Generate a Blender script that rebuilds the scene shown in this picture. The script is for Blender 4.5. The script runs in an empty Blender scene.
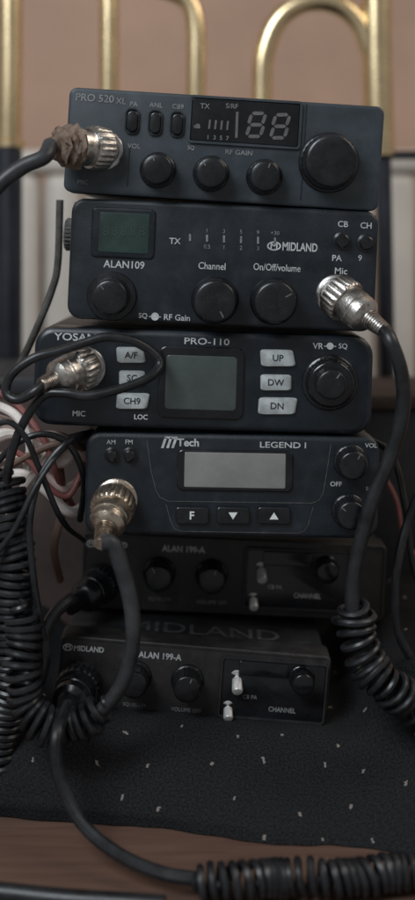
import bpy, bmesh, math, random
from mathutils import Vector, Matrix, noise
random.seed(7)
scn = bpy.context.scene
C = scn.collection
S = .0005; D = .6; HZ = 250; CZ = .2775

def W(px, py, y=0.0):
    k = S*(D+y)/D
    return Vector(((px-207.5)*k, y, CZ+(HZ-py)*k))

# ------------------------------------------------------------------ materials
def mat(name, col, rough=.5, metal=0., var=.25, vscale=60., bump=.0, bscale=400., col2=None, spec=.5, coat=0., thresh=(.35, .7), rvar=.12, dust=0., dustcol=(.15, .155, .16)):
    m = bpy.data.materials.new(name); m.use_nodes = True
    nt = m.node_tree; n = nt.nodes; l = nt.links
    b = n['Principled BSDF']
    b.inputs['Metallic'].default_value = metal
    b.inputs['Specular IOR Level'].default_value = spec
    b.inputs['Coat Weight'].default_value = coat
    b.inputs['Coat Roughness'].default_value = .15
    tc = n.new('ShaderNodeTexCoord')
    nz = n.new('ShaderNodeTexNoise'); nz.inputs['Scale'].default_value = vscale
    nz.inputs['Detail'].default_value = 6; nz.inputs['Roughness'].default_value = .65
    l.new(tc.outputs['Object'], nz.inputs['Vector'])
    rp = n.new('ShaderNodeValToRGB')
    rp.color_ramp.elements[0].position = thresh[0]; rp.color_ramp.elements[1].position = thresh[1]
    c2 = col2 if col2 else tuple(min(1, c*(1+var)+var*.006) for c in col)
    c1 = tuple(c*(1-var*.6) for c in col) if not col2 else col
    rp.color_ramp.elements[0].color = (*c1, 1); rp.color_ramp.elements[1].color = (*c2, 1)
    l.new(nz.outputs['Fac'], rp.inputs['Fac'])
    out = rp.outputs['Color']
    if dust:
        for sc, lo, hi, amt in ((1500., .64, .72, dust), (95., .52, .82, dust*.38)):
            d = n.new('ShaderNodeTexNoise'); d.inputs['Scale'].default_value = sc; d.inputs['Detail'].default_value = 3
            l.new(tc.outputs['Object'], d.inputs['Vector'])
            mr = n.new('ShaderNodeMapRange'); mr.inputs['From Min'].default_value = lo; mr.inputs['From Max'].default_value = hi
            mr.inputs['To Max'].default_value = amt
            l.new(d.outputs['Fac'], mr.inputs['Value'])
            mx = n.new('ShaderNodeMix'); mx.data_type = 'RGBA'
            l.new(mr.outputs['Result'], mx.inputs[0]); l.new(out, mx.inputs[6]); mx.inputs[7].default_value = (*dustcol, 1)
            out = mx.outputs[2]
    l.new(out, b.inputs['Base Color'])
    mr = n.new('ShaderNodeMapRange')
    mr.inputs['To Min'].default_value = max(.03, rough-rvar); mr.inputs['To Max'].default_value = min(1, rough+rvar)
    l.new(nz.outputs['Fac'], mr.inputs['Value']); l.new(mr.outputs['Result'], b.inputs['Roughness'])
    if bump:
        n2 = n.new('ShaderNodeTexNoise'); n2.inputs['Scale'].default_value = bscale; n2.inputs['Detail'].default_value = 3
        l.new(tc.outputs['Object'], n2.inputs['Vector'])
        bp = n.new('ShaderNodeBump'); bp.inputs['Strength'].default_value = bump; bp.inputs['Distance'].default_value = .0004
        l.new(n2.outputs['Fac'], bp.inputs['Height']); l.new(bp.outputs['Normal'], b.inputs['Normal'])
    return m

M = {}
M['grey_face'] = mat('dusty_grey_plastic', (.024, .034, .042), .46, var=.4, vscale=45, bump=.22, bscale=1800, dust=.32)
M['black_face'] = mat('dusty_black_plastic', (.0065, .0105, .0155), .40, var=.5, vscale=50, bump=.22, bscale=1600, dust=.25)
M['black_face2'] = mat('satin_black_plastic', (.005, .009, .014), .33, var=.5, vscale=40, bump=.12, bscale=1600, dust=.20)
M['old_face'] = mat('worn_black_panel', (.016, .0145, .0145), .52, var=.6, vscale=60, bump=.3, bscale=1200, dust=.38, dustcol=(.16, .15, .145))
M['knob'] = mat('glossy_knob_plastic', (.006, .007, .009), .27, var=.5, vscale=120, bump=.1, bscale=1500, dust=.16)
M['case'] = mat('black_painted_steel', (.017, .017, .019), .5, var=.5, vscale=30, bump=.3, bscale=900, dust=.42)
M['gloss'] = mat('glossy_dark_window', (.006, .007, .009), .18, var=.6, vscale=40, rvar=.08, dust=.10)
M['lcd_green'] = mat('green_liquid_crystal', (.014, .036, .031), .3, var=.35, vscale=70, rvar=.08, coat=.4, dust=.15)
M['lcd_grey'] = mat('grey_green_liquid_crystal', (.050, .066, .061), .32, var=.25, vscale=60, rvar=.08, coat=.4, dust=.2)
M['lcd_glare'] = mat('grey_lcd_with_painted_window_glare', (.22, .22, .21), .3, var=.2, vscale=50, rvar=.08, coat=.4, dust=.2)  # display grey lightened to paint in the reflection of a lit window
M['lcd_ghost'] = mat('faded_lcd_segment', (.020, .044, .036), .5)
M['print'] = mat('pale_grey_print', (.48, .49, .49), .6, var=.35, vscale=300)
M['print_dim'] = mat('dim_grey_print', (.20, .205, .21), .6, var=.4, vscale=300)
M['pointer'] = mat('faded_pointer_paint', (.11, .11, .115), .6, var=.4, vscale=300)
M['emboss'] = mat('faint_embossed_paint', (.065, .064, .065), .6, var=.6, vscale=200)
M['print_white'] = mat('white_print', (.75, .77, .77), .6, var=.15, vscale=300)
M['print_dark'] = mat('dark_print', (.02, .025, .03), .6, var=.2)
M['segment'] = mat('unlit_led_segment', (.105, .095, .096), .5, var=.3, vscale=300)
M['key'] = mat('pale_rubber_key', (.38, .405, .40), .55, var=.3, vscale=180, bump=.1, dust=.2, dustcol=(.1, .1, .1))
M['nickel'] = mat('grimy_nickel', (.58, .56, .53), .32, 1., vscale=230, col2=(.19, .145, .11), thresh=(.48, .70), bump=.35, bscale=900, rvar=.12)
M['brassy'] = mat('worn_pale_brass_plating', (.60, .52, .43), .33, 1., vscale=240, col2=(.18, .14, .10), thresh=(.48, .70), bump=.4, bscale=900)
M['lever'] = mat('pale_metal_lever', (.52, .51, .50), .36, .7, var=.3, vscale=300)
M['lever_pale'] = mat('pale_metal_lever_worn', (.74, .73, .72), .38, .4, var=.2, vscale=300)
M['chrome'] = mat('dull_socket_metal', (.45, .44, .43), .3, 1., var=.3, vscale=200)
M['steel'] = mat('scuffed_steel', (.10, .10, .10), .45, .8, var=.5, vscale=90)
M['grime'] = mat('brown_sticky_residue', (.10, .062, .042), .8, vscale=260, col2=(.26, .19, .145), bump=1., bscale=500)
M['cord'] = mat('black_rubber_cord', (.009, .010, .012), .36, var=.8, vscale=70, bump=.12, bscale=900, dust=.20)
M['cord_grey'] = mat('dark_grey_rubber_cord', (.024, .026, .029), .44, var=.6, vscale=70, bump=.15, bscale=900, dust=.25)
M['cord_dusty'] = mat('dusty_cord', (.055, .052, .048), .6, var=.7, vscale=120, bump=.3, bscale=700)
M['white_cord'] = mat('off_white_cord', (.74, .67, .62), .5, var=.2, vscale=90)
M['pink_cord'] = mat('pinkish_cord', (.62, .47, .42), .5, var=.25, vscale=90)
M['red_cord'] = mat('dull_red_cord', (.24, .085, .075), .5, var=.3, vscale=90)
M['brown_cord'] = mat('brown_cord', (.14, .085, .062), .5, var=.3, vscale=90)
M['brass'] = mat('polished_brass', (.82, .65, .39), .27, 1., var=.14, vscale=25, rvar=.06)
M['sleeve'] = mat('dark_blue_black_lacquer', (.012, .015, .022), .38, var=.4, vscale=30)
M['radiator'] = mat('aged_cream_enamel', (.60, .555, .50), .42, var=.12, vscale=9)
M['wall'] = mat('peach_beige_plaster', (.46, .305, .228), .85, var=.16, vscale=5, bump=.5, bscale=80)
M['carton'] = mat('dark_brown_board', (.050, .034, .028), .75, var=.5, vscale=18, bump=.4, bscale=300)
M['slate_box'] = mat('dark_slate_paint', (.020, .022, .026), .6, var=.5, vscale=25)

def wood():
    m = bpy.data.materials.new('brown_varnished_wood'); m.use_nodes = True
    nt = m.node_tree; n = nt.nodes; l = nt.links; b = n['Principled BSDF']
    tc = n.new('ShaderNodeTexCoord'); mp = n.new('ShaderNodeMapping'); mp.inputs['Scale'].default_value = (6, 60, 60)
    nz = n.new('ShaderNodeTexNoise'); nz.inputs['Scale'].default_value = 2.2; nz.inputs['Detail'].default_value = 8; nz.inputs['Distortion'].default_value = .8
    rp = n.new('ShaderNodeValToRGB'); rp.color_ramp.elements[0].position = .28; rp.color_ramp.elements[1].position = .75
    rp.color_ramp.elements[0].color = (.080, .043, .031, 1); rp.color_ramp.elements[1].color = (.128, .076, .055, 1)
    l.new(tc.outputs['Object'], mp.inputs['Vector']); l.new(mp.outputs['Vector'], nz.inputs['Vector'])
    l.new(nz.outputs['Fac'], rp.inputs['Fac']); l.new(rp.outputs['Color'], b.inputs['Base Color'])
    b.inputs['Roughness'].default_value = .5
    bp = n.new('ShaderNodeBump'); bp.inputs['Strength'].default_value = .2; bp.inputs['Distance'].default_value = .0005
    l.new(nz.outputs['Fac'], bp.inputs['Height']); l.new(bp.outputs['Normal'], b.inputs['Normal'])
    return m
M['wood'] = wood()

def fabric():
    m = bpy.data.materials.new('black_fabric_with_pale_flecks'); m.use_nodes = True
    nt = m.node_tree; n = nt.nodes; l = nt.links; b = n['Principled BSDF']
    uv = n.new('ShaderNodeUVMap'); uv.uv_map = 'UVMap'
    jit = n.new('ShaderNodeTexNoise'); jit.inputs['Scale'].default_value = 30; jit.inputs['Detail'].default_value = 1
    l.new(uv.outputs['UV'], jit.inputs['Vector'])
    va = n.new('ShaderNodeVectorMath'); va.operation = 'MULTIPLY_ADD'
    va.inputs[1].default_value = (.030, .026, 0)
    l.new(jit.outputs['Color'], va.inputs[0]); l.new(uv.outputs['UV'], va.inputs[2])
    sp = n.new('ShaderNodeSeparateXYZ'); l.new(va.outputs['Vector'], sp.inputs[0])
    def mth(op, a, bb=None, c=None):
        x = n.new('ShaderNodeMath'); x.operation = op
        for i, v in enumerate((a, bb, c)):
            if v is None: continue
            if isinstance(v, (int, float)): x.inputs[i].default_value = v
            else: l.new(v, x.inputs[i])
        return x.outputs[0]
    v = mth('DIVIDE', sp.outputs['Y'], .0205)
    row = mth('FLOOR', v)
    off = mth('MULTIPLY', mth('MODULO', row, 2.0), .5)
    u = mth('ADD', mth('DIVIDE', sp.outputs['X'], .0275), off)
    fu = mth('ABSOLUTE', mth('SUBTRACT', mth('FRACT', u), .5))
    fv = mth('ABSOLUTE', mth('SUBTRACT', mth('FRACT', v), .5))
    fine = n.new('ShaderNodeTexNoise'); fine.inputs['Scale'].default_value = 900; fine.inputs['Detail'].default_value = 2
    l.new(uv.outputs['UV'], fine.inputs['Vector'])
    rag = mth('MULTIPLY', fine.outputs['Fac'], .06)
    mk = mth('MULTIPLY', mth('LESS_THAN', fu, mth('SUBTRACT', rag, .003)), mth('LESS_THAN', fv, mth('ADD', rag, .030)))
    mk = mth('MULTIPLY', mk, .45)
    rp = n.new('ShaderNodeValToRGB'); rp.color_ramp.elements[0].position = .35; rp.color_ramp.elements[1].position = .75
    rp.color_ramp.elements[0].color = (.006, .007, .008, 1); rp.color_ramp.elements[1].color = (.026, .026, .028, 1)
    l.new(fine.outputs['Fac'], rp.inputs['Fac'])
    mx = n.new('ShaderNodeMix'); mx.data_type = 'RGBA'
    l.new(mk, mx.inputs[0]); l.new(rp.outputs['Color'], mx.inputs[6]); mx.inputs[7].default_value = (.46, .41, .37, 1)
    l.new(mx.outputs[2], b.inputs['Base Color'])
    b.inputs['Roughness'].default_value = .9
    b.inputs['Specular IOR Level'].default_value = .2
    bp = n.new('ShaderNodeBump'); bp.inputs['Strength'].default_value = .7; bp.inputs['Distance'].default_value = .0008
    l.new(fine.outputs['Fac'], bp.inputs['Height']); l.new(bp.outputs['Normal'], b.inputs['Normal'])
    return m
M['fabric'] = fabric()

# ------------------------------------------------------------------ mesh helpers
class Lab(list):
    """collects words / marks; every one becomes an object of its own"""
    def new(s):
        b = bmesh.new(); s.append(b); return b

def obj(name, bm, m, parent=None, sharp=.6):
    if isinstance(bm, Lab):
        o = None
        for b in bm: o = obj(name, b, m, parent, sharp)
        return o
    bmesh.ops.recalc_face_normals(bm, faces=bm.faces[:])
    for f in bm.faces: f.smooth = True
    for e in bm.edges:
        if len(e.link_faces) == 2 and e.calc_face_angle(0) > sharp: e.smooth = False
    me = bpy.data.meshes.new(name); bm.to_mesh(me); bm.free()
    me.materials.append(m if not isinstance(m, str) else M[m])
    o = bpy.data.objects.new(name, me); C.objects.link(o)
    if parent: o.parent = parent
    return o

def tag(o, label=None, cat=None, group=None, kind=None):
    if label: o['label'] = label
    if cat: o['category'] = cat
    if group: o['group'] = group
    if kind: o['kind'] = kind
    return o

def empty(name, loc, label, cat, group=None, roll=0):
    o = bpy.data.objects.new(name, None); o.empty_display_size = .01; C.objects.link(o)
    o.location = loc; o.rotation_euler = (0, roll, 0)
    return tag(o, label, cat, group)

def NB(): return bmesh.new()

def rrect(x0, x1, z0, z1, r, n=6):
    r = max(1e-5, min(r, (x1-x0)/2-1e-6, (z1-z0)/2-1e-6)); out = []
    for cx, cz, a0 in ((x1-r, z1-r, 0), (x0+r, z1-r, 90), (x0+r, z0+r, 180), (x1-r, z0+r, 270)):
        for i in range(n+1):
            a = math.radians(a0+90*i/n); out.append((cx+r*math.cos(a), cz+r*math.sin(a)))
    return out

def loft(bm, rings):
    vs = [[bm.verts.new(p) for p in r] for r in rings]
    k = len(vs[0])
    for a, b in zip(vs, vs[1:]):
        for i in range(k): bm.faces.new((a[i], a[(i+1) % k], b[(i+1) % k], b[i]))
    bm.faces.new(vs[0]); bm.faces.new(vs[-1])

def plate(bm, x0, x1, z0, z1, yf, yb, r=.002, bev=.0008, n=6):
    rings = []
    for y, s in ((yb, 0), (yf+bev, 0), (yf+bev*.45, bev*.12), (yf+bev*.12, bev*.5), (yf, bev)):
        rings.append([(x, y, z) for x, z in rrect(x0+s, x1-s, z0+s, z1-s, max(r-s, r*.3, 2e-5), n)])
    loft(bm, rings)

def frame(bm, x0, x1, z0, z1, t, yf, yb, r):
    o = rrect(x0, x1, z0, z1, r); i = rrect(x0+t, x1-t, z0+t, z1-t, max(r-t, r*.3))
    k = len(o)
    R = [[bm.verts.new((x, y, z)) for x, z in ol] for ol, y in ((o, yb), (o, yf), (i, yf), (i, yb))]
    for a, b in zip(R, R[1:]+R[:1]):
        for j in range(k): bm.faces.new((a[j], a[(j+1) % k], b[(j+1) % k], b[j]))

def poly(bm, pts, yf, yb):
    if isinstance(bm, Lab): bm = bm.new()
    a = [bm.verts.new((x, yf, z)) for x, z in pts]; b = [bm.verts.new((x, yb, z)) for x, z in pts]
    k = len(a); bm.faces.new(a); bm.faces.new(b)
    for i in range(k): bm.faces.new((a[i], a[(i+1) % k], b[(i+1) % k], b[i]))

def box(bm, x0, x1, y0, y1, z0, z1, bev=.001, seg=2):
    t = bmesh.new(); bmesh.ops.create_cube(t, size=1)
    for v in t.verts: v.co = Vector(((x0+x1)/2+v.co.x*(x1-x0), (y0+y1)/2+v.co.y*(y1-y0), (z0+z1)/2+v.co.z*(z1-z0)))
    if bev: bmesh.ops.bevel(t, geom=t.edges[:], offset=bev, segments=seg, profile=.5, affect='EDGES')
    me = bpy.data.meshes.new('t'); t.to_mesh(me); t.free(); bm.from_mesh(me); bpy.data.meshes.remove(me)

def axis(p, d):
    return Matrix.Translation(p) @ Vector(d).normalized().to_track_quat('Z', 'Y').to_matrix().to_4x4()

def lathe(bm, prof, Mx, n=40, fl=None, wob=0):
    rings = []
    for i, (r, h) in enumerate(prof):
        ring = []
        for j in range(n):
            a = 2*math.pi*j/n; rr = r
            if fl and fl[2] <= i <= fl[3]: rr = r*(1-fl[1]*(.5+.5*math.cos(fl[0]*a)))
            ring.append(Mx @ Vector((rr*math.cos(a), rr*math.sin(a), h)))
        rings.append(ring)
    loft(bm, rings)

def smooth_path(pts, step=.002):
    P = [Vector(p) for p in pts]; P = [P[0]*2-P[1]]+P+[P[-1]*2-P[-2]]
    out = []
    for i in range(1, len(P)-2):
        p0, p1, p2, p3 = P[i-1:i+3]
        n = max(3, int((p2-p1).length/step))
        for j in range(n):
            t = j/n
            out.append(.5*((2*p1)+(p2-p0)*t+(2*p0-5*p1+4*p2-p3)*t*t+(3*p1-p0-3*p2+p3)*t**3))
    out.append(P[-2]); return out

def frames(path):
    T = []
    for i in range(len(path)):
        a = path[max(0, i-1)]; b = path[min(len(path)-1, i+1)]; T.append((b-a).normalized())
    N = T[0].orthogonal().normalized(); out = []
    for t in T:
        N = (N-t*N.dot(t)).normalized(); out.append((t, N.copy(), t.cross(N)))
    return out

def sweep(bm, path, r, n=10):
    fr = frames(path); rings = []
    for i, (p, (t, N, B)) in enumerate(zip(path, fr)):
        rr = r(i/(len(path)-1)) if callable(r) else r
        rings.append([p+(N*math.cos(2*math.pi*j/n)+B*math.sin(2*math.pi*j/n))*rr for j in range(n)])
    loft(bm, rings)

def tube(bm, pts, r, n=10, step=.002): sweep(bm, smooth_path(pts, step), r, n)

def coil(bm, pts, R, wr, gap=1.12, jit=.22, wild=1.0):
    path = smooth_path(pts, .001); fr = frames(path)
    cum = [0]
    for a, b in zip(path, path[1:]): cum.append(cum[-1]+(b-a).length)
    Lh = cum[-1]; pitch = 2*wr*gap; turns = Lh/pitch; N = int(turns*14); out = []; k = 0; sd = R*5000+pts[0][0]*50
    for i in range(N+1):
        s = Lh*i/N
        sw = s+wild*.0045*noise.noise(Vector((s*55, sd, 7)))
        sw = max(0, min(Lh, sw))
        while k < len(cum)-2 and cum[k+1] < sw: k += 1
        while k > 0 and cum[k] > sw: k -= 1
        f = (sw-cum[k])/max(1e-9, cum[k+1]-cum[k]); p = path[k].lerp(path[k+1], max(0, min(1, f))); t, n_, b_ = fr[k]
        a = 2*math.pi*s/pitch
        e = min(1, i/20, (N-i)/20)
        rr = R*(.1+.9*e)*(1+jit*noise.noise(Vector((s*110, 3.3, sd))))
        w1 = noise.noise(Vector((s*85, sd, 1)))*R*.30*wild; w2 = noise.noise(Vector((s*85, sd, 11)))*R*.30*wild
        tilt = noise.noise(Vector((s*60, sd, 21)))*R*.55*wild*math.cos(a+s*40)
        out.append(p+n_*(math.cos(a)*rr+w1)+b_*(math.sin(a)*rr+w2)+t*(tilt+wr*.6*noise.noise(Vector((s*130, 1, 1)))))
    sweep(bm, out, wr, 8)

_tx = {}
def text(bm, s, cx, cz, h, w=None, y=-.0002, bold=.0, flat=False):
    if isinstance(bm, Lab): bm = bm.new()
    key = (s, bold)
    if key not in _tx:
        cu = bpy.data.curves.new('t', 'FONT'); cu.body = s; cu.resolution_u = 3; cu.offset = bold
        o = bpy.data.objects.new('t', cu); C.objects.link(o)
        bpy.context.view_layer.update()
        me = bpy.data.meshes.new_from_object(o.evaluated_get(bpy.context.evaluated_depsgraph_get()))
        _tx[key] = ([v.co.copy() for v in me.vertices], [list(p.vertices) for p in me.polygons])
        bpy.data.objects.remove(o); bpy.data.curves.remove(cu); bpy.data.meshes.remove(me)
    vs, fs = _tx[key]
    xs = [v.x for v in vs]; ys = [v.y for v in vs]
    x0, x1, y0, y1 = min(xs), max(xs), min(ys), max(ys)
    sy = h/(y1-y0); sx = w/(x1-x0) if w else sy
    nv = []
    for v in vs:
        X = cx+(v.x-(x0+x1)/2)*sx; Y = (v.y-(y0+y1)/2)*sy
        nv.append(bm.verts.new((X, y+Y, cz) if flat else (X, y, cz+Y)))
    for f in fs:
        try: bm.faces.new([nv[i] for i in f])
        except ValueError: pass

# ------------------------------------------------------------------ radio class
class Rad:
    def __init__(s, label, cx, cy, w, h, roll, y=0):
        a = math.radians(roll); s.a = a; s.y = y
        s.k = S*(D+y)/D; s.hw = w/2*s.k; s.H = h*s.k
        s.loc = W(cx-h/2*math.sin(a), cy+h/2*math.cos(a), y)
        s.root = empty('two_way_radio', s.loc, label, 'radio', None, a)
    def L(s, px, py, dy=0):
        p = W(px, py, s.y+dy)-s.loc
        return (p.x*math.cos(s.a)-p.z*math.sin(s.a), p.x*math.sin(s.a)+p.z*math.cos(s.a))
    def shell(s, face, case, r=.005, bev=.002, depth=.165, ft=.018, inset=.002):
        b = NB(); box(b, -s.hw+inset, s.hw-inset, ft-.002, depth, inset, s.H-inset, .0015); s.case = obj('metal_case', b, case, s.root)
        b = NB(); plate(b, -s.hw, s.hw, 0, s.H, 0, ft, r, bev); s.face = obj('front_panel', b, face, s.root)
    def text(s, b, st, px, py, h, w=None, bold=.0, y=-.0003):
        x, z = s.L(px, py, y); text(b, st, x, z, h*s.k, w*s.k if w else None, y, bold)
    def emblem(s, b, cx, cy, rx, ry):
        for t0 in range(0, 20):
            a0 = 2*math.pi*t0/20; a1 = 2*math.pi*(t0+1)/20
            poly(b, [s.L(cx+rx*math.cos(a0), cy+ry*math.sin(a0)), s.L(cx+rx*math.cos(a1), cy+ry*math.sin(a1)), s.L(cx+rx*.8*math.cos(a1), cy+ry*.74*math.sin(a1)), s.L(cx+rx*.8*math.cos(a0), cy+ry*.74*math.sin(a0))], -.0004, -.0001)
        s.text(b, 'M', cx, cy, ry*1.2, rx, .02)
    def plate(s, name, cx, cy, w, h, m, yf=-.001, r=.001, bev=.0005, parent=None, yb=.001):
        x, z = s.L(cx, cy, yf); b = NB(); plate(b, x-w/2*s.k, x+w/2*s.k, z-h/2*s.k, z+h/2*s.k, yf, yb, r, bev)
        return obj(name, b, m, parent or s.root)
    def frame(s, name, cx, cy, w, h, t, m, yf=-.0015, r=.0015, parent=None):
        x, z = s.L(cx, cy, yf); b = NB(); frame(b, x-w/2*s.k, x+w/2*s.k, z-h/2*s.k, z+h/2*s.k, t, yf, .001, r)
        return obj(name, b, m, parent or s.root)
    def knob(s, px, py, r, h=.011, fl=24, amp=.05, ang=None, skirt=1.12, m='knob', name='knob', mark='pointer'):
        x, z = s.L(px, py, -h*.8); R = r*s.k; b = NB()
        Mx = axis(Vector((x, 0, z)), (0, -1, 0))
        prof = [(R*skirt, -.001), (R*skirt, .0012), (R*skirt*.97, .0018), (R*1.0, .0022), (R*.99, .0035), (R*.94, h-.0022), (R*.91, h-.0010), (R*.86, h-.0003), (R*.78, h),
                (R*.60, h+.0002), (R*.35, h+.0004), (R*.02, h+.0005)]
        lathe(b, prof, Mx, max(64, fl*4), (fl, amp, 3, 5))
        o = obj(name, b, m, s.root, .8)
        if ang is not None:
            a = math.radians(ang); b = NB()
            p0 = Vector((x+math.sin(a)*R*.50, z+math.cos(a)*R*.50)); p1 = Vector((x+math.sin(a)*R*.80, z+math.cos(a)*R*.80))
            nrm = Vector((math.cos(a), -math.sin(a)))*.00028
            poly(b, [tuple(p0+nrm), tuple(p1+nrm), tuple(p1-nrm), tuple(p0-nrm)], -h-.0004, -h+.0012)
            obj('pointer_mark', b, mark, o)
        return o
    def socket(s, px, py, r, m='chrome'):
        x, z = s.L(px, py); b = NB(); Mx = axis(Vector((x, 0, z)), (0, -1, 0)); R = r*s.k
        lathe(b, [(R*1.2, -.001), (R*1.2, .0008), (R*1.1, .0016), (R, .0018), (R*.95, .006), (R*.5, .006)], Mx, 40)
        return obj('microphone_socket', b, m, s.root)

# ================================================================== RADIO 1 (top, grey)
R = Rad('topmost dark grey radio with a two digit display and one large knob', 224, 149, 316, 105, 3.6)
R.shell('grey_face', 'case', .004, .0016)
disp = R.plate('display_window', 245, 122, 108, 43, 'gloss', -.0006, .0015)
R.frame('display_surround', 245, 122, 113, 48, .0012, 'grey_face', -.0012, .002)
def seg7(b, px, py, w, h, t, sk=2):
    for (x0, y0, x1, y1) in ((-1, -1, 1, -1), (-1, 0, 1, 0), (-1, 1, 1, 1), (-1, -1, -1, 0), (1, -1, 1, 0), (-1, 0, -1, 1), (1, 0, 1, 1)):
        ax, ay, bx, by = px+x0*w/2, py+y0*h/2, px+x1*w/2, py+y1*h/2
        ax -= y0*sk; bx -= y1*sk
        g = t*.72
        if y0 == y1: q = [(ax+g, ay-t/2), (bx-g, by-t/2), (bx-g+t/2, by), (bx-g, by+t/2), (ax+g, ay+t/2), (ax+g-t/2, ay)]
        else: q = [(ax-t/2, ay+g), (ax, ay+g-t/2), (ax+t/2, ay+g), (bx+t/2, by-g), (bx, by-g+t/2), (bx-t/2, by-g)]
        poly(b, [R.L(*p) for p in q], -.0009, -.0007)
for px, py in ((256, 125), (280, 126.5)):
    b = NB(); seg7(b, px, py, 14, 23, 3.6); obj('display_digit', b, 'segment', disp)
b = Lab()
for i in range(4):
    poly(b, [R.L(*p) for p in ((209+i*6, 120+i*.4), (211+i*6, 120+i*.4), (210+i*6, 129+i*.4), (208+i*6, 129+i*.4))], -.0009, -.0007)
poly(b, [R.L(*p) for p in ((236, 112), (238.5, 112), (237.5, 138), (235, 138))], -.0009, -.0007)
obj('display_bar', b, 'segment', disp)
b = Lab()
R.text(b, 'PRO 520', 95, 98, 7.5, 38, .01); R.text(b, 'XL', 121, 101, 6, 10, .0)
R.text(b, 'PA', 134, 104, 4.8, None, .01); R.text(b, 'ANL', 156, 105, 4.8, None, .01); R.text(b, 'CB9', 178, 106.5, 4.8, None, .01)
R.text(b, 'MIC', 83, 182, 4.5); R.text(b, 'VOL', 134, 146, 4.8, None, .01); R.text(b, 'SQ', 191, 148, 4.8, None, .01); R.text(b, 'RF GAIN', 239, 152.5, 4.8, 27, .01)
obj('printed_lettering', b, 'print_dim', R.face)
b = Lab()
R.text(b, 'TX', 205, 106, 5, y=-.0009); R.text(b, 'S/RF', 232, 106, 4.8, y=-.0009)
for i, c in enumerate('1357'): R.text(b, c, 208+i*6.5, 137+i*.4, 4.2, y=-.0009)
R.text(b, 'dB', 197, 126, 4.2, y=-.0009)
obj('display_lettering', b, 'print_dim', disp)
for px, py in ((132, 121), (155, 122.5), (177, 124)):
    f = R.frame('push_switch', px, py, 14.5, 26, .0007, 'black_face', -.0012, .003)
    R.plate('switch_cap', px, py, 10.5, 21, 'knob', -.0028, .0025, .0008, f)
for px, py in ((157, 169), (211, 172.5), (265, 176)): R.knob(px, py, 16.5, .012, 20, .03, random.uniform(-60, 60), 1.10)
R.knob(331, 161, 28, .015, 30, .02, None, 1.08, name='channel_knob')
b = Lab()
for px in (129, 306):
    ty = 148 if px < 200 else 104
    by = 186 if px < 200 else 200
    dx = (by-ty)*math.tan(R.a)
    poly(b, [R.L(*q) for q in ((px, ty), (px+1.2, ty), (px+1.2-dx, by), (px-dx, by))], -.0003, .0005)
obj('moulded_seam', b, 'black_face', R.face)
R.socket(103, 150, 17)

# ================================================================== RADIO 2
R = Rad('black radio second from the top with a small dark green display at its left', 223, 265, 308, 121, 2.6)
R.shell('black_face', 'case', .007, .0022)
lc = R.plate('display_window', 123, 233, 64, 50, 'black_face2', -.0012, .0025, .001)
o = R.plate('display_glass', 124, 233, 50, 40, 'lcd_green', -.0016, .001, .0004, lc)
b = Lab()
for i in range(5): R.text(b, '8', 106+i*9, 231, 9, 6, y=-.0018)
obj('display_digit', b, 'lcd_ghost', lc)
b = Lab()
R.text(b, 'ALAN109', 124, 264.5, 7.5, 41, .012); R.text(b, 'TX', 175, 241, 6, None, .01)
R.text(b, 'Channel', 212, 266, 7, 27, .005); R.text(b, 'On/Off/volume', 277, 267.5, 7, 47, .005)
R.text(b, 'CB', 343, 224, 6, None, .01); R.text(b, 'CH', 366, 225.5, 6, None, .01); R.text(b, 'PA', 337, 258, 6, None, .01); R.text(b, '9', 360, 258, 6, None, .01)
R.text(b, 'Mic', 341, 271, 6.5, None, .01)
R.text(b, 'SQ', 143, 316, 6, None, .01); R.text(b, 'RF Gain', 177, 317.5, 6, 26, .01)
pts = [R.L(155+4*math.cos(t*math.pi/8), 316.5+4*math.sin(t*math.pi/8)) for t in range(16)]
poly(b, pts, -.0003, -.0001); poly(b, [R.L(*q) for q in ((149, 316.1), (161, 316.6), (161, 317.4), (149, 316.9))], -.0004, -.0001)
obj('control_lettering', b, 'print', R.face)
b = Lab(); R.text(b, 'MIDLAND', 300, 247, 8.5, 35, .02); obj('maker_lettering', b, 'print', R.face)
b = NB(); R.emblem(b, 274, 246, 7, 4.6); obj('maker_emblem', b, 'print', R.face)
b = Lab()
for i, (u, d) in enumerate((('', ''), ('1', '0.5'), ('3', '1'), ('5', '2'), ('9', '3'), ('+30', '4'))):
    px = 190+i*17
    if u: R.text(b, u, px, 230+i*.6, 4); R.text(b, d, px, 246+i*.6, 4)
    poly(b, [R.L(px-1, 234+i*.7), R.L(px+1, 234+i*.7), R.L(px+1, 241+i*.7), R.L(px-1, 241+i*.7)], -.0004, -.0001)
obj('meter_mark', b, 'print_dim', R.face)
for px, py in ((342, 241), (366, 243)):
    x, z = R.L(px, py); b = NB(); lathe(b, [(.0046, -.001), (.0046, .0006), (.0036, .001), (.0034, .0032), (.0028, .0038), (.0005, .0038)], axis(Vector((x, 0, z)), (0, -1, 0)), 32)
    obj('push_button', b, 'knob', R.root)
R.knob(110, 297, 19, .014, 18, .01, -40, 1.3)
R.knob(215, 301, 22.5, .016, 22, .008, 150, 1.06)
R.knob(275, 302, 22.5, .016, 22, .008, 60, 1.06)
R.socket(336, 295, 17)
for sx in (-1, 1):
    b = NB(); x0 = sx*(R.hw+.0002); x1 = sx*(R.hw+.0018)
    box(b, min(x0, x1), max(x0, x1), .024, .085, R.H*.28, R.H*.98, .0004)
    br = obj('mounting_bracket', b, 'steel', R.root)
    if sx < 0:
        b = NB(); lathe(b, [(.0085, 0), (.009, .0008), (.009, .0045), (.0075, .0055), (.004, .0055), (.0038, .005), (.001, .005)], axis(Vector((x1, .040, R.H*.70)), (sx, 0, 0)), 72, (24, .1, 1, 2))
        obj('thumb_screw', b, 'cord_dusty', br)

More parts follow.
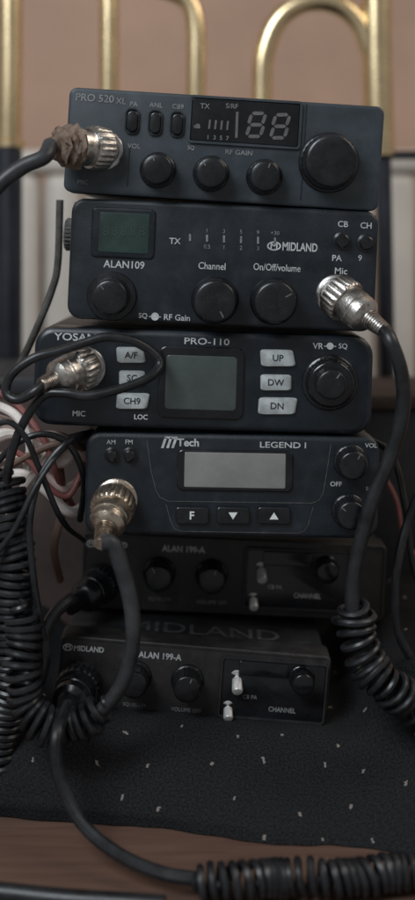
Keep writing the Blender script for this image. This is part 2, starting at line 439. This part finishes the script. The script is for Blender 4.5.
# ================================================================== RADIO 3
R = Rad('widest black radio, third from the top, with pale keys flanking a grey display', 203, 381, 340, 99, 1.8)
R.shell('black_face2', 'case', .010, .0035)
bz = R.plate('display_surround', 201, 383, 86, 72, 'gloss', -.0014, .004, .001)
R.plate('display_glass', 201, 383, 71, 54, 'lcd_grey', -.0018, .002, .0004, bz)
def keyp(px, py, w, h, s, skew=0):
    q = [(px-w/2, py-h/2), (px+w/2-skew, py-h/2+.5), (px+w/2, py+h/2), (px-w/2+skew*.4, py+h/2)]
    cx = sum(a[0] for a in q)/4; cy = sum(a[1] for a in q)/4
    rings = []
    for yy, sc in ((.001, 1), (-.0012, 1), (-.0018, .93)):
        rr = []
        for i in range(4):
            a, p, c = q[i-1], q[i], q[(i+1) % 4]
            for t in (0, .25, .5, .75, 1):
                f = .16
                u = (p[0]+(a[0]-p[0])*f, p[1]+(a[1]-p[1])*f); v = (p[0]+(c[0]-p[0])*f, p[1]+(c[1]-p[1])*f)
                m1 = (u[0]*(1-t)+p[0]*t, u[1]*(1-t)+p[1]*t); m2 = (p[0]*(1-t)+v[0]*t, p[1]*(1-t)+v[1]*t)
                P = (m1[0]*(1-t)+m2[0]*t, m1[1]*(1-t)+m2[1]*t)
                x, z = R.L(cx+(P[0]-cx)*sc, cy+(P[1]-cy)*sc, -.0015); rr.append((x, yy, z))
        rings.append(rr)
    b = NB(); loft(b, rings); o = obj('key', b, 'key', R.root, .9)
    b = Lab(); R.text(b, s, px, py, 6.5, None, .012, y=-.0020); obj('key_lettering', b, 'print_dark', o)
keyp(131, 355, 30, 16, 'A/F', 3); keyp(132, 378, 26, 15, 'SC'); keyp(132, 401, 30, 16, 'CH9', -3)
keyp(278, 358, 36, 17, 'UP', 3); keyp(276, 382.5, 31, 16, 'DW'); keyp(277, 406, 36, 17, 'DN', -3)
b = Lab()
R.text(b, 'YOSAN', 75, 337, 7.5, 42, .016); R.text(b, 'PRO-110', 207, 341.5, 6.5, 45, .008)
R.text(b, 'VR', 318, 346, 6, None, .005); R.text(b, 'SQ', 343, 346.5, 6, None, .005)
pts = [R.L(330+3.5*math.cos(t*math.pi/8), 346+3.5*math.sin(t*math.pi/8)) for t in range(16)]; poly(b, pts, -.0003, -.0001)
poly(b, [R.L(*q) for q in ((324, 345.7), (336, 346), (336, 346.8), (324, 346.5))], -.0004, -.0001)
obj('model_lettering', b, 'print', R.face)
b = Lab(); R.text(b, 'MIC', 79, 413.5, 5.5, None, .01); R.text(b, 'LOC', 141, 417, 5, None, .01); obj('control_lettering', b, 'print_white', R.face)
R.knob(331, 384, 25, .008, 36, .02, None, 1.12, m='gloss', name='outer_knob')
R.knob(331, 384, 16, .018, 20, .03, 35, 1.0, name='inner_knob', mark='print_dim')
R.socket(84, 368, 18)

# ================================================================== RADIO 4
R = Rad('black radio fourth from the top with a glare-painted grey display above three square keys', 232, 486, 294, 102, 1.0)
R.shell('black_face', 'case', .007, .0025)
def strip(b, pts, t=.0005, y=-.0003):
    if isinstance(b, Lab): b = b.new()
    P = [Vector(R.L(*p)) for p in pts]; A = []; B = []
    for i, p in enumerate(P):
        d = (P[min(i+1, len(P)-1)]-P[max(i-1, 0)]).normalized(); nrm = Vector((-d.y, d.x))*t/2
        A.append(b.verts.new((p.x+nrm.x, y, p.y+nrm.y))); B.append(b.verts.new((p.x-nrm.x, y, p.y-nrm.y)))
    for i in range(len(P)-1): b.faces.new((A[i], A[i+1], B[i+1], B[i]))
b = Lab()
strip(b, [(147, 440), (151, 470), (156, 490), (160, 497), (168, 501), (312, 503), (319, 500), (323, 493), (327, 470), (331, 443)], .0004)
strip(b, [(166, 504), (171, 522), (175, 529), (182, 531), (298, 533), (304, 531), (308, 525), (313, 507)], .0004)
obj('outline_trim', b, 'emboss', R.face)
bz = R.plate('display_surround', 235, 471, 116, 41, 'gloss', -.0014, .003, .001)
R.plate('display_glass', 235, 470.5, 101, 35, 'lcd_glare', -.0018, .0008, .0004, bz)
b = Lab()
R.text(b, 'Tech', 188, 442.5, 8, 22, .03); R.text(b, 'LEGEND I', 283, 445, 6, 46, .012)
obj('maker_lettering', b, 'print', R.face)
b = NB()
for q in (((161, 448), (164.5, 437.5), (167.2, 437.5), (163.7, 448)), ((166.2, 448), (169.7, 437.5), (172.4, 437.5), (168.9, 448)), ((171.2, 448), (174.4, 438.5), (177.1, 438.5), (173.9, 448)), ((164.3, 438.2), (165.2, 436.4), (177.6, 436.8), (177.1, 439))):
    poly(b, [R.L(*p) for p in q], -.0004, -.0001)
obj('maker_emblem', b, 'print', R.face)
b = Lab(); R.text(b, 'AM', 111, 442, 4.5, None, .01); R.text(b, 'FM', 129, 442, 4.5, None, .01)
R.text(b, 'VOL', 371, 445.5, 4.5, None, .01); R.text(b, 'OFF', 336, 484, 4.8, None, .01); R.text(b, 'SQ', 369, 489, 4.5, None, .01)
obj('control_lettering', b, 'print', R.face)
for px, s in ((192, 'F'), (233, 'v'), (274, 'a')):
    k = R.plate('key', px, 516, 33, 17, 'knob', -.0022, .0018, .0008)
    b = Lab()
    if s == 'F': R.text(b, 'F', px, 515.5, 8, None, .02, y=-.0024)
    else:
        d = 1 if s == 'v' else -1
        poly(b, [R.L(px-4.5, 516-3.5*d, -.0024), R.L(px+4.5, 516-3.5*d, -.0024), R.L(px, 516+3.5*d, -.0024)], -.0024, -.0022)
    obj('key_symbol', b, 'print_white', k)
for px in (112, 130):
    x, z = R.L(px, 455); b = NB(); lathe(b, [(.0040, -.001), (.0040, .0006), (.003, .001), (.0028, .003), (.002, .0036), (.0005, .0036)], axis(Vector((x, 0, z)), (0, -1, 0)), 28)
    obj('push_button', b, 'knob', R.root)
R.knob(353, 465, 15.5, .013, 22, .04, 30, 1.12); R.knob(351, 515, 15.5, .013, 22, .04, -50, 1.12)
R.socket(116, 500, 18, 'brassy')

# ================================================================== RADIOS 5 and 6
BY = 3
def old_radio(label, ox, oy, roll, y, w, wx=0):
    global R
    oy += BY if oy == 0 else 0
    R = Rad(label, 193+ox+wx, 681+oy+wx*math.tan(math.radians(roll)), w, 76, roll, y)
    R.shell('old_face', 'case', .003, .0012)
    a = math.radians(roll-4.6)
    def q(px, py):
        dx, dy = px-193, py-681
        return 193+ox+dx*math.cos(a)-dy*math.sin(a), 681+oy+dx*math.sin(a)+dy*math.cos(a)
    R.frame('raised_rim', 193+ox+wx, 681+oy+wx*math.tan(math.radians(roll)), w-3, 73, .0008, 'old_face', -.0005, .0025)
    wn = R.plate('channel_panel', *q(273, 688), 104, 58, 'gloss', -.0016, .002, .0008)
    R.frame('panel_rim', *q(273, 688), 106, 60, .0008, 'case', -.0026, .002, wn)
    R.plate('channel_window', *q(264, 667), 50, 14, 'gloss', -.0024, .001, .0005, wn)
    b = Lab(); x, y_ = q(160, 653); R.text(b, 'ALAN 199-A', x, y_, 6.5, 43, .016)
    obj('model_lettering', b, 'print', R.face)
    b = Lab(); x, y_ = q(89, 646); R.text(b, 'MIDLAND', x, y_, 5.5, 30, .03)
    obj('maker_lettering', b, 'print', R.face)
    b = NB(); x, y_ = q(68, 644); R.emblem(b, x, y_, 5, 3.6); obj('maker_emblem', b, 'print', R.face)
    b = Lab()
    for s, px, py, ww in (('SQUELCH', 134, 702, 22), ('VOLUME OFF', 186, 707, 30), ('MIC', 76, 701, 10)):
        x, y_ = q(px, py); R.text(b, s, x, y_, 4, ww, .0)
    obj('control_lettering', b, 'print_dim', R.face)
    b = Lab()
    cy = 704 if wx else 707
    x, y_ = q(282, cy); R.text(b, 'CHANNEL', x, y_, 5, 27, .02, y=-.0018)
    x, y_ = q(250, 694); R.text(b, 'CB PA', x, y_, 4, 14, .0, y=-.0018)
    obj('panel_lettering', b, 'print' if wx else 'print_dim', wn)
    R.knob(*q(134, 681), 14.5, .014, 18, .05, -30, 1.12, mark='print_dim'); R.knob(*q(187, 685), 14.5, .014, 18, .05, 20, 1.12, mark='print_dim')
    R.knob(*q(303, 681), 12, .012, 22, .04, None, 1.12, name='channel_knob', m='gloss')
    for px, py, h, rr in ((237, 677, .0105, .0028), (228, 707, .0085, .0025)):
        x, z = R.L(*q(px, py-2), -.004); b = NB()
        lathe(b, [(rr*1.3, -.003), (rr*1.3, .0005), (rr*.5, .0010), (rr*.5, h*.25), (rr*.92, h*.28), (rr*1.05, h-.0010), (rr*.85, h), (rr*.1, h+.0004)], axis(Vector((x, 0, z)), (.05, -.80, -.50)), 36, (12, .10, 4, 5))
        obj('toggle_lever', b, 'lever_pale', R.root)
    R.socket(*q(80, 682), 13, 'case')
    return R, q
R6, q6 = old_radio('scuffed black radio at the bottom of the stack, resting on the flecked cushion', 0, 0, 4.6, .03, 272)
b = Lab(); text(b, 'MIDLAND', .004, R6.H-.002+.0003, .017, .084, .033, .01, flat=True)
obj('top_lettering', b, 'emboss', R6.case)
R5, q5 = old_radio('scuffed black radio second from the bottom, set back in shadow', 24.5, -105, 2.6, .08, 304, 16)

# ------------------------------------------------------------------ plugs and cords
def plug(root, p, d, r=.0096, L=.022, m='nickel', relief='nickel', rl=.010):
    d = Vector(d).normalized(); Mx = axis(p, d)
    b = NB(); lathe(b, [(r*.7, 0), (r*1.08, .0005), (r*1.14, .0015), (r*1.14, .0085), (r*1.05, .0095), (r*.8, .0097)], Mx, 96, (24, .07, 2, 3))
    obj('locking_ring', b, m, root)
    b = NB(); lathe(b, [(r*.5, .009), (r*.92, .0096), (r*.95, .0105), (r*.95, L*.66), (r*.89, L*.68), (r*.89, L*.73), (r*.93, L*.75), (r*.88, L*.88), (r*.66, L*.97), (r*.5, L)], Mx, 48)
    obj('plug_barrel', b, m, root)
    b = NB(); prof = [(r*.3, L-.001)]
    for i in range(9):
        h = L+rl*i/9; f = 1-.28*i/9
        prof += [(r*.50*f, h), (r*.50*f, h+rl/16), (r*.42*f, h+rl/15), (r*.42*f, h+rl/9.2)]
    prof.append((r*.2, L+rl)); lathe(b, prof, Mx, 24)
    obj('strain_relief', b, relief, root)
    return p+d*(L+rl*.9)

p = W(106, 149, -.004); c1 = empty('microphone_cable', (0, 0, 0), 'dark grey cable plugged into the topmost radio, running off to the left', 'cable')
e = plug(c1, p, (-.8, -.6, .02), .0098, .024, 'nickel', 'grime', .008)
b = NB(); pm = p+Vector((-.8, -.6, .02)).normalized()*.0175
tube(b, [pm, pm+Vector((-.004, -.003, 0)), pm+Vector((-.0078, -.0056, -.0005))], lambda t: .0104-.002*t+.0012*math.sin(t*17), 20, .0006)
for v in b.verts: v.co += Vector((noise.noise(v.co*420), noise.noise(v.co*420+Vector((9, 0, 0))), noise.noise(v.co*420+Vector((0, 9, 0)))))*.0022
obj('tape_residue', b, 'grime', c1)
b = NB(); tube(b, [e, W(44, 157, -.030), W(24, 166, -.032), W(4, 180, -.034), W(-25, 210, -.034)], .0039, 12)
obj('cord', b, 'cord_grey', c1)

p = W(335, 293, -.004); c2 = empty('microphone_cable', (0, 0, 0), 'thick black cable of the second radio, running down the right side into a coil', 'cable')
e = plug(c2, p, (.62, -.62, -.50), .0098, .024, 'nickel', 'nickel', .012)
b = NB(); tube(b, [e, W(391, 342, -.032), W(401, 372, -.03), W(403, 408, -.026), W(392, 452, -.022), W(373, 498, -.02), W(362, 536, -.018), W(354, 572, -.016), W(352, 606, -.016), W(358, 630, -.014)], .0036, 12)
obj('cord', b, 'cord', c2)
b = NB(); coil(b, [W(354, 608, -.014), W(356, 636, -.013), W(368, 664, -.013), W(388, 688, -.014), W(414, 704, -.010), W(450, 712, .0)], .0086, .0018, 1.3, .2, 1.0)
obj('coiled_cord', b, 'cord', c2)

p = W(88, 366, -.004); c3 = empty('microphone_cable', (0, 0, 0), 'thin cable looped over the third radio, with a long coil at far left', 'cable')
e = plug(c3, p, (-.66, -.66, -.24), .0100, .022, 'nickel', 'nickel', .008)
b = NB(); tube(b, [e, W(34, 392, -.026), W(17, 400, -.024), W(6, 392, -.022), (W(12, 374, -.022)), W(34, 358, -.022), W(60, 351, -.020), W(84, 343, -.017), W(106, 337, -.015), W(132, 341, -.013), W(152, 352, -.011), W(160, 364, -.011), W(150, 377, -.016), W(120, 389, -.021), W(88, 396, -.024), W(64, 393, -.024), W(42, 397, -.022), W(20, 430, -.016), W(8, 470, -.012), W(8, 500, -.004)], .0023, 12, .0015)
obj('cord', b, 'cord', c3)
b = NB(); coil(b, [W(0, 470, .0), W(9, 515, -.004), W(15, 560, -.006), W(11, 610, -.006), W(13, 670, -.004), W(4, 720, .0), W(-2, 790, .0)], .0088, .0019, 1.06, .15, .7)
obj('coiled_cord', b, 'cord', c3)

p = W(115, 500, -.004); c4 = empty('microphone_cable', (0, 0, 0), 'black cable with a brass coloured plug, dropping from the fourth radio', 'cable')
e = plug(c4, p, (-.12, -.82, -.40), .0098, .022, 'brassy', 'brassy', .012)
b = NB(); tube(b, [e, W(113, 545, -.032), W(124, 575, -.03), W(132, 610, -.030), W(132, 648, -.030), W(123, 682, -.028), W(106, 706, -.026), W(94, 716, -.026)], lambda t: .0042-.0008*t, 14)
obj('cord', b, 'cord_grey', c4)
b = NB(); coil(b, [W(108, 703, -.026), W(90, 719, -.026), W(66, 728, -.026), W(42, 722, -.026), W(26, 704, -.024), W(22, 672, -.022), W(26, 640, -.020), W(18, 600, -.018)], .0076, .0018, 1.3, .2, 1.0)
obj('coiled_cord', b, 'cord', c4)

c5 = empty('microphone_cable', (0, 0, 0), 'black rubber plug and cord in the second radio from the bottom', 'cable')
e = plug(c5, W(*q5(80, 682), .074), (-.35, -.9, -.1), .0095, .028, 'knob', 'cord', .014)
b = NB(); tube(b, [e, W(74, 598, .02), W(56, 612, .010), W(44, 636, .004), (W(44, 664, .0)), W(34, 690, .0), W(10, 700, .004), W(-20, 700, .01)], .0032, 10); obj('cord', b, 'cord', c5)
c6 = empty('microphone_cable', (0, 0, 0), 'cord from the lowest radio, curving down to the coil at front right', 'cable')
e = plug(c6, W(*q6(82, 679), .024), (-.18, -.95, -.12), .0105, .024, 'knob', 'cord', .010)
b = NB(); tube(b, [e, W(68, 706, -.018), W(58, 732, -.040), W(58, 772, -.046), W(80, 820, -.056), W(115, 852, -.070), W(160, 873, -.083), W(203, 880, -.087)], .0031, 10); obj('cord', b, 'cord', c6)
zc = .0088
def onb(px, y, z=zc): return Vector(((px-207.5)*S*(D+y)/D, y, z))
b = NB(); coil(b, [onb(196, -.087), onb(235, -.090), onb(285, -.086), onb(335, -.088), onb(385, -.083), onb(430, -.080), onb(480, -.075)], .0066, .0017, 1.15, .2, .9)
obj('coiled_cord', b, 'cord', c6)
b = NB(); tube(b, [onb(-60, -.086, .0045), onb(0, -.090, .0045), onb(60, -.095, .0045), onb(120, -.098, .0045), onb(165, -.1005, .0045)], .0042, 12)
tag(obj('loose_cable', b, 'cord'), 'straight black cable lying along the front edge at lower left', 'cable')

# ------------------------------------------------------------------ setting
b = NB(); box(b, -.8, .8, -.108, .64, -.03, 0, .002); tag(obj('tabletop', b, 'wood'), kind='structure')
b = NB(); box(b, -1.4, 1.4, .66, .70, -.6, 1.6, .0); tag(obj('wall', b, 'wall'), kind='structure')

bm = NB(); uvl = bm.loops.layers.uv.new('UVMap')
prof = [(.30, .0), (.30, .02), (.28, .034)] + [(.26-.02*i, .036) for i in range(12)] + [(.022, .036), (.012, .034), (.004, .029), (-.001, .022), (-.004, .014), (-.004, .006), (.000, .0006)]
fine = []
for a, c in zip(prof, prof[1:]):
    for i in range(4): fine.append((a[0]+(c[0]-a[0])*i/4, a[1]+(c[1]-a[1])*i/4))
fine.append(prof[-1])
def sm(t): t = max(0, min(1, t)); return t*t*(3-2*t)
nx = 180; pos = []; vv = []
for i in range(nx+1):
    x = -.27+.54*i/nx; row = []
    drape = .010+.045*max(0, min(1, (x+.11)/.22))
    for (y, z) in fine:
        f = min(1, z/.03)
        zz = z*(1-.05*f)-f*.079*(x+.0075)*sm((.12-abs(x))/.03)*1.0
        zz += f*(.034*sm((x-.072)/.03)*sm((y+.004)/.03)) + f*.020*sm((-x-.082)/.03)*sm((y+.002)/.04)
        nn = noise.noise(Vector((x*22, y*22, z*30)))+.4*noise.noise(Vector((x*60, y*60, z*60)))
        edge = sm((abs(x+.006)-.065)/.02)+sm((.02-y)/.02)
        zz += f*.006*nn*min(1, edge)
        fr_ = sm((.03-y)/.03)
        low = 1-min(1, z/.034)
        fold = .003*noise.noise(Vector((x*24, 2, z*10)))+.0015*noise.noise(Vector((x*80, 5, z*40)))
        yy = y+fold*fr_
        if y < .03: yy -= drape*low**1.1+.002*low*math.sin(x*60)
        row.append(Vector((x, yy, max(.0006, zz))))
    pos.append(row)
    acc = [0]
    for a, c in zip(row, row[1:]): acc.append(acc[-1]+(c-a).length)
    off = acc[-22]
    vv.append([a_-off for a_ in acc])
grid = [[bm.verts.new(p) for p in row] for row in pos]
for i in range(nx):
    for j in range(len(fine)-1):
        f = bm.faces.new((grid[i][j], grid[i+1][j], grid[i+1][j+1], grid[i][j+1]))
        for lp, (a, c) in zip(f.loops, ((i, j), (i+1, j), (i+1, j+1), (i, j+1))): lp[uvl].uv = (-.27+.54*a/nx, vv[a][c]+1)
tag(obj('cushion', bm, 'fabric', None, 3), 'flat black fabric cushion flecked with pale stitches, under the lowest radio', 'cushion')

rd = empty('radiator', (0, .5, 0), 'cream enamelled ribbed radiator on the wall behind the stack', 'radiator')
zt = W(0, 150, .5).z
for i in range(22):
    x = -.42+i*.0385; b = NB(); box(b, x, x+.035, -.004, .03, .02, zt-.020, .012, 4)
    obj('radiator_column', b, 'radiator', rd)
b = NB(); box(b, -.43, .43, -.006, .05, zt-.021, zt, .006, 3); obj('top_rail', b, 'radiator', rd)

bed = empty('brass_bedstead', (0, .3, 0), 'polished brass tube bedstead standing behind the radios', 'bedstead')
def BW(px, py): v = W(px, py, .3); return Vector((v.x, 0, v.z))
def bpost(pts, r, name='brass_rail', m='brass'):
    b = NB(); tube(b, pts, r, 20, .006); return obj(name, b, m, bed)
bpost([BW(10, -60), BW(10, 60), BW(9, 148)], .0092, 'brass_post')
bpost([BW(9, 149), BW(9, 260), BW(9, 430)], .0100, 'dark_post', 'sleeve')
bpost([BW(109, -60), BW(109, 60), BW(108, 200)], .0074)
bpost([BW(196, 200), BW(196, 90), BW(196, 30), BW(190, 4), BW(172, -8), BW(150, -14)], .0074)
bpost([BW(262, 200), BW(262, 90), BW(264, 55), BW(275, 25), BW(294, 7), BW(318, 1), BW(343, 8), BW(361, 27), BW(373, 58)], .0078)
bpost([BW(376, -60), BW(377, 60), BW(380, 156)], .0112, 'brass_post')
bpost([BW(383, 157), BW(385, 260), BW(388, 430)], .0060, 'dark_post', 'sleeve')
b = NB(); box(b, BW(372, 0).x, BW(470, 0).x, -.004, .010, BW(0, 159).z, BW(0, 151).z, .003); obj('cross_rail', b, 'sleeve', bed)
b = NB(); lathe(b, [(.009, 0), (.0115, .002), (.0115, .006), (.009, .008)], axis(BW(10, 150), (0, 0, 1)), 32); obj('collar', b, 'brass', bed)

t = empty('storage_box', (0, 0, 0), 'dark brown box behind the stack at left, under loose wires', 'box')
a0 = W(-60, 395, .16); a1 = W(92, 620, .16)
b = NB(); box(b, a0.x, a1.x, .16, .28, .03, a0.z, .003); obj('box_body', b, 'carton', t)
b = NB(); box(b, a0.x-.003, a1.x+.003, .157, .283, a0.z-.0, a0.z+.012, .002); obj('lid', b, 'slate_box', t)
t = empty('storage_box', (0, 0, 0), 'dark slate box behind the stack at right, beside the thick cable', 'box')
a0 = W(340, 410, .18); a1 = W(480, 620, .18)
b = NB(); box(b, a0.x, a1.x, .18, .29, .03, a0.z, .003); obj('box_body', b, 'slate_box', t)
b = NB(); box(b, a0.x-.003, a1.x+.003, .177, .293, a0.z-.0, a0.z+.010, .002); obj('lid', b, 'carton', t)
loose = [
 ('white_cord', 'thickest off white wire, drooping across the brown box at left', [(-20, 446, .03), (10, 432, .03), (36, 440, .025), (58, 462, .025), (78, 448, .03), (100, 432, .06)], .0034),
 ('pink_cord', 'pinkish wire crossing over the thickest off white one at left', [(-20, 416, .03), (10, 424, .03), (34, 436, .025), (60, 438, .02), (82, 452, .025), (100, 476, .05)], .0032),
 ('white_cord', 'off white wire hanging lowest behind the left coil', [(-20, 486, .03), (20, 474, .03), (46, 490, .025), (70, 512, .025), (95, 498, .05)], .0028),
 ('white_cord', 'off white wire rising steeply from the left coil to the third radio', [(6, 512, .03), (28, 482, .025), (48, 456, .02), (66, 440, .02), (92, 434, .05)], .0022),
 ('white_cord', 'off white wire poking out beside the left end of the third radio', [(-20, 402, .02), (4, 408, .02), (20, 420, .015), (30, 444, .015), (28, 468, .02)], .0024),
 ('pink_cord', 'pinkish wire sagging below the others at left', [(-20, 462, .04), (16, 456, .03), (44, 474, .025), (64, 490, .025), (90, 472, .05)], .0026),
 ('red_cord', 'dull red wire running beside the long coil at far left', [(-20, 388, .03), (6, 396, .025), (26, 414, .02), (46, 444, .015), (58, 478, .02), (76, 512, .05)], .0018),
 ('red_cord', 'dull red wire looping low between the left coil and the fourth radio', [(10, 448, .015), (30, 462, .015), (50, 488, .014), (68, 496, .016), (80, 476, .02), (88, 452, .04)], .0016),
 ('brown_cord', 'brown wire crossing the pale wires on a slant at left', [(-10, 478, .015), (24, 458, .015), (50, 446, .014), (74, 444, .016), (96, 462, .04)], .0020),
 ('brown_cord', 'brown wire dropping behind the brass coloured plug', [(50, 436, .03), (60, 470, .03), (62, 510, .03), (54, 548, .03), (60, 580, .05)], .0022),
 ('cord', 'black wire arching over the pale wires just under the third radio', [(-10, 470, .0), (16, 444, -.004), (44, 434, -.004), (70, 446, -.002), (84, 480, .01), (80, 520, .03)], .0017),
 ('cord', 'thin black wire falling from the third radio past the left side', [(92, 432, .02), (70, 440, -.004), (44, 470, -.010), (30, 520, -.016), (34, 580, -.016), (44, 640, -.01)], .0017),
 ('cord', 'thin black wire slanting down to the left edge below the third radio', [(84, 436, .01), (60, 452, -.006), (36, 486, -.014), (14, 530, -.018), (-14, 566, -.02)], .0015),
 ('cord', 'thin black wire rising from the left edge across the far left coil', [(-14, 430, -.018), (8, 422, -.020), (26, 438, -.018), (40, 470, -.010), (62, 520, .0), (84, 540, .03)], .0015),
 ('cord', 'thin black wire at the right edge beyond the thick cable', [(370, 440, .06), (392, 455, .05), (404, 500, .05), (412, 560, .05), (425, 600, .05)], .0018),
 ('cord', 'black wire dropping steeply at the right edge above the flecked cushion', [(430, 470, .04), (408, 520, .04), (396, 575, .03), (398, 630, .03), (412, 660, .03)], .0024),
 ('red_cord', 'thin dull red wire at the right behind the thick cable', [(380, 470, .10), (396, 500, .10), (404, 540, .10), (420, 560, .10)], .0014),
 ('cord_dusty', 'dusty grey wire bent behind the second radio at left', [(60, 200, .05), (58, 262, .05), (52, 290, .05), (36, 330, .05), (16, 370, .06), (-10, 392, .07)], .0020),
]
for m, lb, pts, r in loose:
    b = NB(); tube(b, [W(*p) for p in pts], r, 10); tag(obj('loose_wire', b, m), lb, 'wire')

# ------------------------------------------------------------------ light
def area(loc, tgt, size, e, col):
    l = bpy.data.lights.new('lamp', 'AREA'); l.energy = e; l.size = size; l.color = col
    o = bpy.data.objects.new('window_and_fill_light', l); C.objects.link(o); o.location = loc
    o.rotation_euler = (Vector(tgt)-Vector(loc)).to_track_quat('-Z', 'Y').to_euler()
    return o
area((-.55, -.80, 1.05), (0, .05, .25), .55, 12, (.87, .94, 1.0))
area((.9, -.1, 1.1), (.1, .4, .25), .6, 4.0, (1.0, .88, .74))  # weak warm fill added for the background, not a window
w = bpy.data.worlds.new('World'); scn.world = w; w.use_nodes = True
w.node_tree.nodes['Background'].inputs[0].default_value = (.72, .71, .71, 1)
w.node_tree.nodes['Background'].inputs[1].default_value = .29

cd = bpy.data.cameras.new('camera'); cam = bpy.data.objects.new('camera', cd); C.objects.link(cam)
cam.location = (0, -D, CZ); cam.rotation_euler = (math.radians(90), 0, 0)
cd.sensor_fit = 'VERTICAL'; cd.sensor_height = 36; cd.lens = 36*D/(900*S); cd.shift_y = -200/900
cd.clip_start = .02; cd.clip_end = 20
cd.dof.use_dof = True; cd.dof.focus_distance = D+.005; cd.dof.aperture_fstop = 4.0
scn.camera = cam
scn.view_settings.view_transform = 'Standard'; scn.view_settings.look = 'None'; scn.view_settings.exposure = 0
